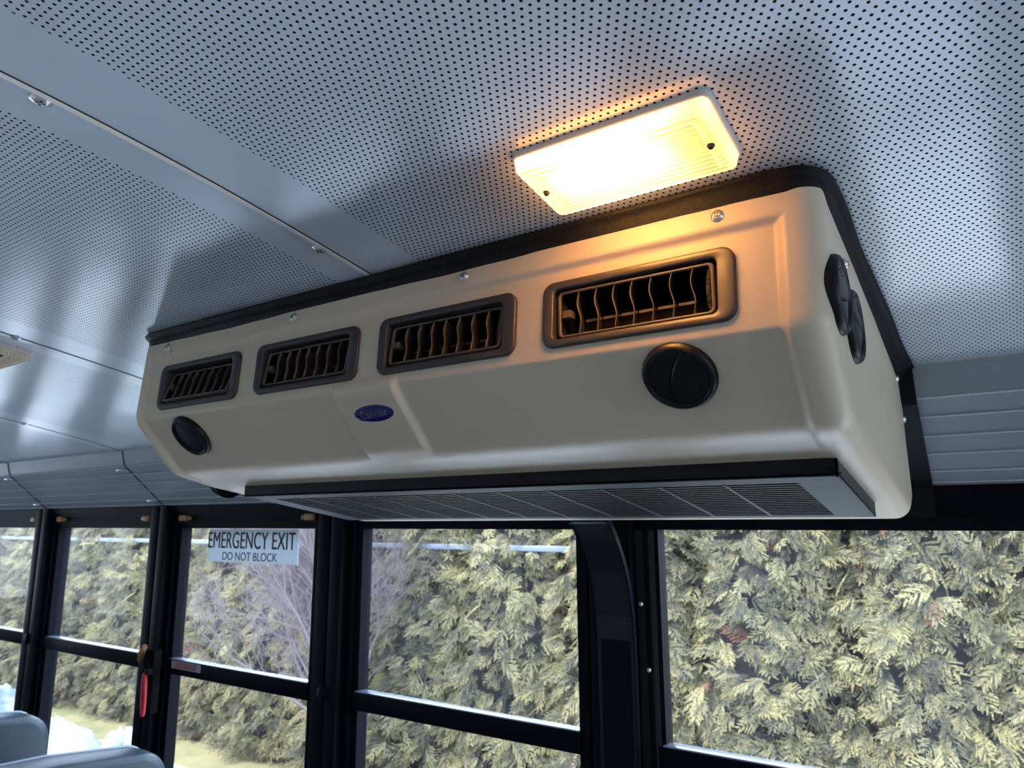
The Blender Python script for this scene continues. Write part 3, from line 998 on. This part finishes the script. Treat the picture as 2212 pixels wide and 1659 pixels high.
# return-air grille box under the unit
GX0, GX1 = -.966, -.1145
def gz(y): return .039 + (y - .70) * (.002 - .039) / .22
q = MB()
q.box((GX0, .700, gz(.70) + ZC + .0005), (GX1, .703, .062 + ZC))
q.build('front_strip', MT['black'], ac)
for xx in (GX0, GX1 - .002):
    q = MB()
    q.add([(xx, .70, gz(.70) + ZC), (xx, .92, gz(.92) + ZC), (xx, .92, .035 + ZC), (xx, .70, .062 + ZC),
           (xx + .002, .70, gz(.70) + ZC), (xx + .002, .92, gz(.92) + ZC), (xx + .002, .92, .035 + ZC), (xx + .002, .70, .062 + ZC)],
          [(0, 1, 2, 3), (4, 5, 6, 7), (0, 1, 5, 4), (1, 2, 6, 5), (2, 3, 7, 6), (3, 0, 4, 7)])
    q.build('grille_side', MT['grille'], ac)
q = MB()
def slab(q, x0, x1, y0, y1, t=.0015, dz=0.0):
    v = [(x, y, gz(y) + ZC + dz + h) for h in (0, t) for x in (x0, x1) for y in (y0, y1)]
    q.add(v, [(0, 1, 3, 2), (4, 6, 7, 5), (0, 2, 6, 4), (1, 5, 7, 3), (0, 4, 5, 1), (2, 3, 7, 6)])
slab(q, GX0, GX1, .700, .727); slab(q, GX0, GX1, .905, .92)
slab(q, GX0, -.925, .727, .905); slab(q, -.1557, GX1, .727, .905)
slab(q, GX0, GX1, .700, .706, .002, -.0012)
panel = q.build('return_grille', MT['grille'], ac)
q = MB()
for i in range(17):
    y0 = .727 + (i + .65) * (.905 - .727) / 17.6
    slab(q, -.925, -.1557, y0, y0 + .0036, .0012)
q.build('slats', MT['slat'], panel)
q = MB()
xb = -.2265
while xb > -.92:
    slab(q, xb - .0021, xb + .0021, .727, .905, .0016, -.0006); xb -= .0700
q.build('cross_bars', MT['grille'], panel)
q = MB(); q.add([(GX0 + .003, .705, .058 + ZC), (GX1 - .003, .705, .058 + ZC), (GX1 - .003, .918, .030 + ZC), (GX0 + .003, .918, .030 + ZC)], [(0, 1, 2, 3)])
q.build('filter', MT['inside'], panel)
# bent wire clip at the near corner of the strip
q = MB(); q.tube([(-.128, .699, .043 + ZC), (-.121, .698, .0445 + ZC), (-.115, .698, .037 + ZC), (-.112, .699, .041 + ZC)], .0009, 6)
q.build('retaining_clip', MT['black'], ac)

# ------------------------------------------------------------------ dome lamps
def lamp(xa, xb, ya, yb, lit, label):
    cx, cy = (xa + xb) / 2, (ya + yb) / 2
    zc = ceil_z(cy)
    sl = (ceil_z(yb) - ceil_z(ya)) / (yb - ya)
    root = empty('ceiling_lamp', (cx, cy, zc), label, 'lamp')
    F = frame_on((cx, cy, zc), (0, sl, -1), (1, 0, 0))     # local z hangs down
    W, H = xb - xa, yb - ya
    q = MB()
    ring_loft(q, [(rrect(W, H, .008), -.001), (rrect(W, H, .008), .0040), (rrect(W - .002, H - .002, .0075), .0052), (rrect(W - .006, H - .006, .006), .0052), (rrect(W - .007, H - .007, .006), .002)], F, close_last=True)
    base = q.build('lamp_base', MT['lamp_base'], root)
    q = MB()
    ring_loft(q, [(rrect(W - .0040, H - .0040, .006), .0046), (rrect(W - .0072, H - .0072, .006), .0152), (rrect(W - .020, H - .018, .006), .0164), (rrect(W - .030, H - .024, .004), .0164), (rrect(W - .032, H - .026, .004), .0170)], F, close_last=True)
    q.build('lamp_lens', MT['lens'], root)
    for sx_ in (-1, 1):
        screw('lens_screw', F @ Vector((sx_ * (W / 2 - .013), -.001 * sx_, .0163)), F.to_3x3() @ Vector((0, 0, 1)), root, r=.0024, cross=False, m=MT['screw_dark'])
    if lit:
        q = MB(); q.tube([F @ Vector((-.040, .006, .0080)), F @ Vector((-.036, .006, .0080)), F @ Vector((.016, .006, .0080)), F @ Vector((.020, .006, .0080))], [.002, .0045, .0045, .002], 12)
        q.build('bulb', MT['bulb'], root)
    return root
lamp(-.307, -.137, .457, .543, True, 'lit rectangular dome lamp glowing warm on the perforated ceiling')
lamp(-1.53, -1.357, .455, .545, False, 'unlit flat dome lamp at the left edge beyond the second ceiling seam')

# ------------------------------------------------------------------ signs and handle
sign = MB(); sign.box((-1.806, 1.2062, ZC - .105), (-1.441, 1.2095, ZC - .020))
sg = sign.build('exit_sign', MT['white']); tag(sg, 'pale emergency exit sticker at the top of a window pane', 'sign')
FS = frame_on((-1.630, 1.2058, ZC - .0505), (0, -1, 0), (1, 0, 0))
for dx in (-.0007, .0007):
    text_mesh('lettering', 'EMERGENCY EXIT', .062, MT['ink'], sg, FS @ Matrix.Translation((dx, 0, dx * .1)), .0003, 0, .70, 0, 1.04)
FS = frame_on((-1.630, 1.2058, ZC - .0905), (0, -1, 0), (1, 0, 0))
text_mesh('lettering', 'DO NOT BLOCK', .0300, MT['ink'], sg, FS, .0003, 0, 1.0)
st = MB(); st.box((-1.903, 1.1848, ZC - .3875), (-1.772, 1.186, ZC - .3675))
st = st.build('warning_sticker', MT['white']); tag(st, 'small white sticker with red print on the sash rail below the exit sign', 'sticker')
rb = MB()
for i, zz in enumerate((-.3715, -.3755, -.3795, -.3835)):
    x = -1.890 if i % 2 else -1.880
    random.seed(40 + i)
    while x < -1.790:
        w = random.uniform(.004, .012); rb.box((x, 1.1842, ZC + zz - .0012), (x + w, 1.1848, ZC + zz + .0012)); x += w + .002
rb.build('red_print', MT['red_ink'], st)

hd = empty('emergency_handle', (-1.935, 1.15, ZC - .39), 'red emergency release grip on a black bracket on the window pillar', 'handle')
q = MB(); q.box((-1.958, 1.146, ZC - .50), (-1.924, 1.168, ZC - .340), .001); q.build('bracket', MT['inside'], hd)
q = MB(); q.tube([(-1.992, 1.148, ZC - .372), (-1.980, 1.142, ZC - .352), (-1.962, 1.140, ZC - .330)], [.008, .010, .007], 10); q.build('latch_knob', MT['bronze'], hd)
pts = []
for k in range(25):
    a = 2 * math.pi * k / 24
    yy = math.sin(a); xx = math.cos(a)
    pts.append((-1.935 + .0065 * xx - .003 * yy, 1.132, ZC - .449 + .052 * yy))
q = MB(); q.tube(pts, .0045, 8, cap=False)
gr = q.build('grip', MT['red'], hd)
q = MB(); q.box((-1.939, 1.130, ZC - .492), (-1.932, 1.135, ZC - .405), .001); q.build('grip_groove', MT['red_dark'], gr)
q = MB(); q.box((-1.940, 1.130, ZC - .400), (-1.925, 1.148, ZC - .385), .002); q.build('grip_mount', MT['frame'], hd)

# ------------------------------------------------------------------ seats
def seat(xf, top, label, ye=1.135):
    s = empty('bus_seat', (xf - .2, .75, 0), label, 'seat', 'blue-grey bus seats')
    ya = .30
    # backrest: rounded slab, face at xf, leaning slightly
    outline = []
    H = top; zb = .42
    r = .065
    def add_arc(cy, cz, a0, a1, rr):
        for k in range(9):
            a = math.radians(a0 + (a1 - a0) * k / 8); outline.append((cy + rr * math.cos(a), cz + rr * math.sin(a)))
    outline.append((ye, zb))
    add_arc(ye - r, H - r - .012, 0, 90, r)
    outline += [(ye - .25, H + .012), (ye - .42, H + .020), (ya + .2, H + .012)]
    add_arc(ya + r, H - r - .005, 90, 180, r)
    outline.append((ya, zb))
    q = MB(); n = len(outline)
    cy0, cz0 = (ya + ye) / 2, .75
    loops = [(xf - .110, .0), (xf - .114, .012), (xf - .110, .026), (xf - .018, .026), (xf - .005, .016), (xf, .0)]
    base = len(q.v); rows = []
    for xx, g in [(xf - .100, -.022), (xf - .108, -.008), (xf - .104, .0), (xf - .060, .003), (xf - .016, .0), (xf - .004, -.007), (xf, -.020)]:
        row = []
        for (y, z) in outline:
            d = Vector((y - cy0, z - cz0)); L_ = d.length; d.normalize()
            row.append((xx + (z - 1.0) * -.06, y + d.x * g, z + d.y * g))
        rows.append(row)
    vs = [p for row in rows for p in row]
    m = len(rows)
    fs = [(i * n + k, i * n + (k + 1) % n, (i + 1) * n + (k + 1) % n, (i + 1) * n + k) for i in range(m - 1) for k in range(n)]
    q.add(vs, fs, True)
    q.add(rows[0], [tuple(range(n))], False); q.add(rows[-1], [tuple(range(n))], False)
    q.build('backrest', MT['vinyl'], s)
    p = MB(); p.tube([(a[0], a[1], a[2] + .001) for a in rows[2][1:-1]], .0035, 6)
    p.build('piping', MT['piping'], s)
    c = MB(); c.box((xf - .10, ya, .34), (xf + .34, ye, .45), .03); c.build('cushion', MT['vinyl'], s)
    for xx in (xf - .04, xf + .26):
        l = MB(); l.tube([(xx, ya + .08, 0), (xx, ya + .08, .35)], .014, 10); l.build('leg', MT['frame'], s)
        l = MB(); l.tube([(xx, ye - .08, 0), (xx, ye - .08, .35)], .014, 10); l.build('leg', MT['frame'], s)
    return s
seat(-1.80, ZC - .548, 'nearer blue-grey vinyl bus seat back at the bottom left corner')
seat(-2.42, ZC - .548, 'farther blue-grey vinyl bus seat back beyond the nearer seat')

# ------------------------------------------------------------------ outdoors
ZG = ZC - 2.56
q = MB(); q.box((-40, 4.9, ZG - .05), (20, 30, ZG)); q.build('ground_lawn', MT['lawn'])['kind'] = 'structure'
q = MB(); q.box((-40, -30, ZG - .05), (20, 4.9, ZG)); q.build('ground_pavement', MT['pavement'])['kind'] = 'structure'

q = MB()                                   # added unseen slab beyond the bus, keeps low sky light off the unit's face
q.box((-30, -4.4, ZG), (14, -4.0, ZG + 4.2)); q.build('sky_blocker_wall', mat('sky_blocker_brown', (0.26, 0.24, 0.23), 0.9))['kind'] = 'structure'

q = MB(); q.box((-40, 5.50, ZG - .02), (20, 7.2, ZG + .006)); q.build('ground_litter', MT['mulch'])['kind'] = 'structure'
# one flat cedar spray built of narrow leaflets, then many sprays per crown
def spray_template(seed, n_side=9):
    r = np.random.default_rng(seed)
    quads = []; tone = []
    def leaf(p, d, L, w, t):
        d = d / np.linalg.norm(d); s = np.array([-d[1], d[0]])
        a = p; b = p + d * L * .45 + s * w; c = p + d * L; e = p + d * L * .45 - s * w
        quads.append([a, e, c, b]); tone.append(t)
    def branch(p, ang, L, depth):
        d = np.array([math.cos(ang), math.sin(ang)])
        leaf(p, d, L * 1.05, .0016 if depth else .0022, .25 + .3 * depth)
        k = int(L / (.0235 if depth == 0 else .0072))
        for i in range(1, k + 1):
            t = i / (k + .5)
            q_ = p + d * L * t
            for sgn in (-1, 1):
                l2 = (L * .50 * (1 - t * .72) + .014) * r.uniform(.8, 1.15)
                a2 = ang + sgn * math.radians(r.uniform(30, 44))
                if depth == 0:
                    branch(q_, a2, l2, 1)
                else:
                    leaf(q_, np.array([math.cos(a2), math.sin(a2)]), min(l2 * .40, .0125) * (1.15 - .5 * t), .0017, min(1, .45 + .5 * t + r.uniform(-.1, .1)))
    branch(np.zeros(2), 0.0, .155, 0)
    Q = np.array(quads); T = np.array(tone)
    V = np.zeros((len(Q) * 4, 3)); V[:, :2] = Q.reshape(-1, 2)
    # arch and cup the spray
    V[:, 2] = -1.9 * V[:, 0] ** 2 - 2.4 * V[:, 1] ** 2 + r.normal(0, .0012, len(V))
    return V, np.repeat(T, 4)
TPL = [spray_template(s) for s in (1, 2, 3)]

def crown_mesh(name, seed, rad, height, count):
    r = np.random.default_rng(seed)
    VV = []; TT = []
    for i in range(count):
        V, T = TPL[r.integers(len(TPL))]
        zz = r.uniform(.0, height)
        prof = rad * (1.0 - .38 * max(0, zz / height - .35) / .65) * (.94 + .06 * min(1, zz / .5))
        # clumps: lobes swell and shrink the radius
        th = r.uniform(-math.pi, math.pi)
        lob = .075 * math.sin(5 * th + seed) * math.sin(zz * 7.0 + 2 * th + seed) + .06 * math.sin(11 * th + 3.1 * zz * 4)
        rr = prof + lob - abs(r.normal(0, .085))
        P = np.array([rr * math.cos(th), rr * math.sin(th), zz])
        out = np.array([math.cos(th), math.sin(th), 0])
        side = np.array([-math.sin(th), math.cos(th), 0])
        el = r.normal(-.15, .40)
        az = r.normal(0, .55)
        x = out * math.cos(az) + side * math.sin(az); x = x * math.cos(el) + np.array([0, 0, math.sin(el)])
        # blade faces partly outward, partly up
        nrm = np.array([0, 0, 1.0]) * r.uniform(.2, 1) + out * r.uniform(.3, 1.2) + side * r.normal(0, .45)
        nrm -= x * nrm.dot(x); nrm /= np.linalg.norm(nrm)
        y = np.cross(nrm, x)
        s_ = r.uniform(.75, 1.5)
        W = (V * s_) @ np.stack([x, y, nrm]) + P - x * .05
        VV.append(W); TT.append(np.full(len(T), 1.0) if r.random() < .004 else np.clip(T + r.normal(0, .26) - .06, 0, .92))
    VV = np.concatenate(VV).astype(np.float32); TT = np.concatenate(TT).astype(np.float32)
    n = len(VV)
    me = bpy.data.meshes.new(name)
    me.vertices.add(n); me.vertices.foreach_set('co', VV.ravel())
    me.loops.add(n); me.loops.foreach_set('vertex_index', np.arange(n, dtype=np.int32))
    me.polygons.add(n // 4); me.polygons.foreach_set('loop_start', np.arange(0, n, 4, dtype=np.int32))
    me.polygons.foreach_set('loop_total', np.full(n // 4, 4, dtype=np.int32))
    at = me.attributes.new('tone', 'FLOAT', 'POINT'); at.data.foreach_set('value', TT)
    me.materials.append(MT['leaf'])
    me.update(); me.validate()
    return me
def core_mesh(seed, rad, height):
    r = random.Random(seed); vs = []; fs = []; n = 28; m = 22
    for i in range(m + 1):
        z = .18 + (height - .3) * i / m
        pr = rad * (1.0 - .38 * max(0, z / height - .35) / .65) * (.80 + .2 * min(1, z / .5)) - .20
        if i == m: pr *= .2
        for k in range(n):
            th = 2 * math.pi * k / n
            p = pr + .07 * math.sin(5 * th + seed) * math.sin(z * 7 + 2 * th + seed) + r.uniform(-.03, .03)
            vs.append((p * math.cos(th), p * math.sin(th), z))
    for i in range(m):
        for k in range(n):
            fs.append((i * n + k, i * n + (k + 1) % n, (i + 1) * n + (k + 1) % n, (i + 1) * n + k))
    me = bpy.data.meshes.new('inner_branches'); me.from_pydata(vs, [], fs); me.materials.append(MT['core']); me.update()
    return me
def trunk_mesh():
    q = MB(); q.tube([(0, 0, 0), (.02, .01, .5), (0, 0, 1.2)], [.09, .07, .05], 10)
    me = bpy.data.meshes.new('trunk'); me.from_pydata(q.v, [], q.f); me.materials.append(MT['bark']); me.update()
    return me
HT = 3.3
CR = [crown_mesh('crown', s, .95, HT, 4300) for s in (21, 22, 23)]
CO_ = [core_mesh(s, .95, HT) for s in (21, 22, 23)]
TR = trunk_mesh()
tree_x = [.50 - 1.08 * i for i in range(16)]
TREE_LABELS = [
    'yellow-green cedar at the right edge of the widest window on the right',
    'yellow-green cedar filling the middle of the large window right of the curved post',
    'yellow-green cedar at the left side of the large right window, beside the curved post',
    'cedar mostly hidden behind the curved black post',
    'cedar in the right half of the window just left of the curved post',
    'cedar in the left half of the window just left of the curved post',
    'cedar behind the bare bush, hidden by the pillar right of the exit sign',
    'cedar in the right half of the exit sign window, behind the bare bush',
    'cedar in the left half of the exit sign window',
    'cedar hidden behind the pillar that carries the red handle',
    'cedar in the right half of the window left of the red handle',
    'cedar in the left half of the window left of the red handle',
    'cedar behind the leftmost pillar of the photo',
    'cedar in the leftmost window, next to the leftmost pillar',
    'cedar in the leftmost window, at the very left edge of the photo',
    'last cedar of the hedge, beyond the left edge of the leftmost window']
rt = random.Random(5)
n_vis = len(tree_x)
for i, x in enumerate(tree_x):
    k = i % 3
    t = empty('cedar_tree', (x + rt.uniform(-.1, .1), 6.32 + rt.uniform(-.08, .08), ZG), TREE_LABELS[i], 'tree', 'hedge cedars outside the windows')
    t.rotation_euler = (0, 0, rt.uniform(0, 6.28)); t.scale = (1, 1, rt.uniform(.95, 1.1))
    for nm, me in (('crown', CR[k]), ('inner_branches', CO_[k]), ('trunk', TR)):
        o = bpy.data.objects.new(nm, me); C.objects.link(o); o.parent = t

# bare pinkish tree in front of the hedge
def bare_tree(x, y, seed):
    rr = random.Random(seed)
    q = MB(); tw = MB()
    def grow(p, d, L, r0, depth):
        pts = [p]; rad = [r0]; n = 5
        dd = d.copy()
        for i in range(n):
            dd = (dd + Vector((rr.uniform(-.13, .13), rr.uniform(-.13, .13), rr.uniform(-.10, .12)))).normalized()
            p = p + dd * L / n; pts.append(p); rad.append(r0 * (1 - .45 * (i + 1) / n))
            if depth < 4 and i >= 1:
                for _ in range(2 if depth < 3 else 2):
                    ax = Vector((rr.uniform(-1, 1), rr.uniform(-1, 1), rr.uniform(-.3, 1))).normalized()
                    nd = (dd * .75 + ax * .75).normalized()
                    grow(p, nd, L * rr.uniform(.45, .62), r0 * .42, depth + 1)
        (q if depth < 2 else tw).tube(pts, rad, 6 if depth < 2 else 3, cap=False)
    t = empty('bare_tree', (x, y, ZG), 'leafless pinkish-grey bush in front of the hedge beside the exit sign', 'tree')
    for k in range(3):
        grow(Vector((x + rr.uniform(-.1, .1), y, ZG)), Vector((rr.uniform(-.35, .3), -.1, 1)).normalized(), 1.9, .035, 0)
    q.build('trunk', MT['twig'], t); tw.build('twigs', MT['twig'], t)
bare_tree(-5.22, 4.90, 3)

# pale rail seen through the hedge
fence = empty('rail_fence', (-9.6, 5.55, ZG), 'pale blue horizontal rail showing between the cedars near the window tops', 'fence')
q = MB(); q.box((-16, 5.53, ZC - .272), (-2.88, 5.57, ZC - .220), .008); q.build('rail', MT['siding'], fence)
for px_ in (-15.9, -12.43, -9.16, -5.91, -2.93):
    q = MB(); q.box((px_ - .035, 5.57, ZG), (px_ + .035, 5.63, ZC - .20), .006); q.build('post', MT['siding'], fence)

# snow heaps
def snow(x, y, sx, sy, h, seed, label):
    r = random.Random(seed); n, m = 36, 14; vs = []; fs = []
    ph = [r.uniform(0, 6) for _ in range(8)]
    for j in range(m + 1):
        t = j / m
        for i in range(n):
            a = 2 * math.pi * i / n
            rad = math.cos(t * math.pi / 2) ** .8
            wob = 1 + .14 * math.sin(3 * a + ph[0]) + .09 * math.sin(7 * a + ph[1] + 3 * t) + .05 * math.sin(13 * a + ph[2] + 5 * t) + r.uniform(-.06, .06)
            vs.append((x + sx * rad * wob * math.cos(a), y + sy * rad * wob * math.sin(a), ZG - .01 + h * math.sin(t * math.pi / 2) * (1 + .18 * math.sin(2 * a + ph[3]) + .08 * math.sin(9 * a + ph[4])) * (1 + r.uniform(-.06, .06))))
    for j in range(m):
        for i in range(n): fs.append((j * n + i, j * n + (i + 1) % n, (j + 1) * n + (i + 1) % n, (j + 1) * n + i))
    o = mk('snow_heap', vs, fs, MT['snow'], None, True)
    tag(o, label, 'snow')
snow(-8.25, 3.9, .80, .45, .50, 1, 'larger white snow heap showing between the two seat backs')
snow(-6.93, 3.9, .32, .30, .56, 2, 'small rounded snow heap just above the nearer seat back')
snow(-9.70, 3.9, .62, .45, .62, 3, 'snow heap above the farther seat back at the left edge')
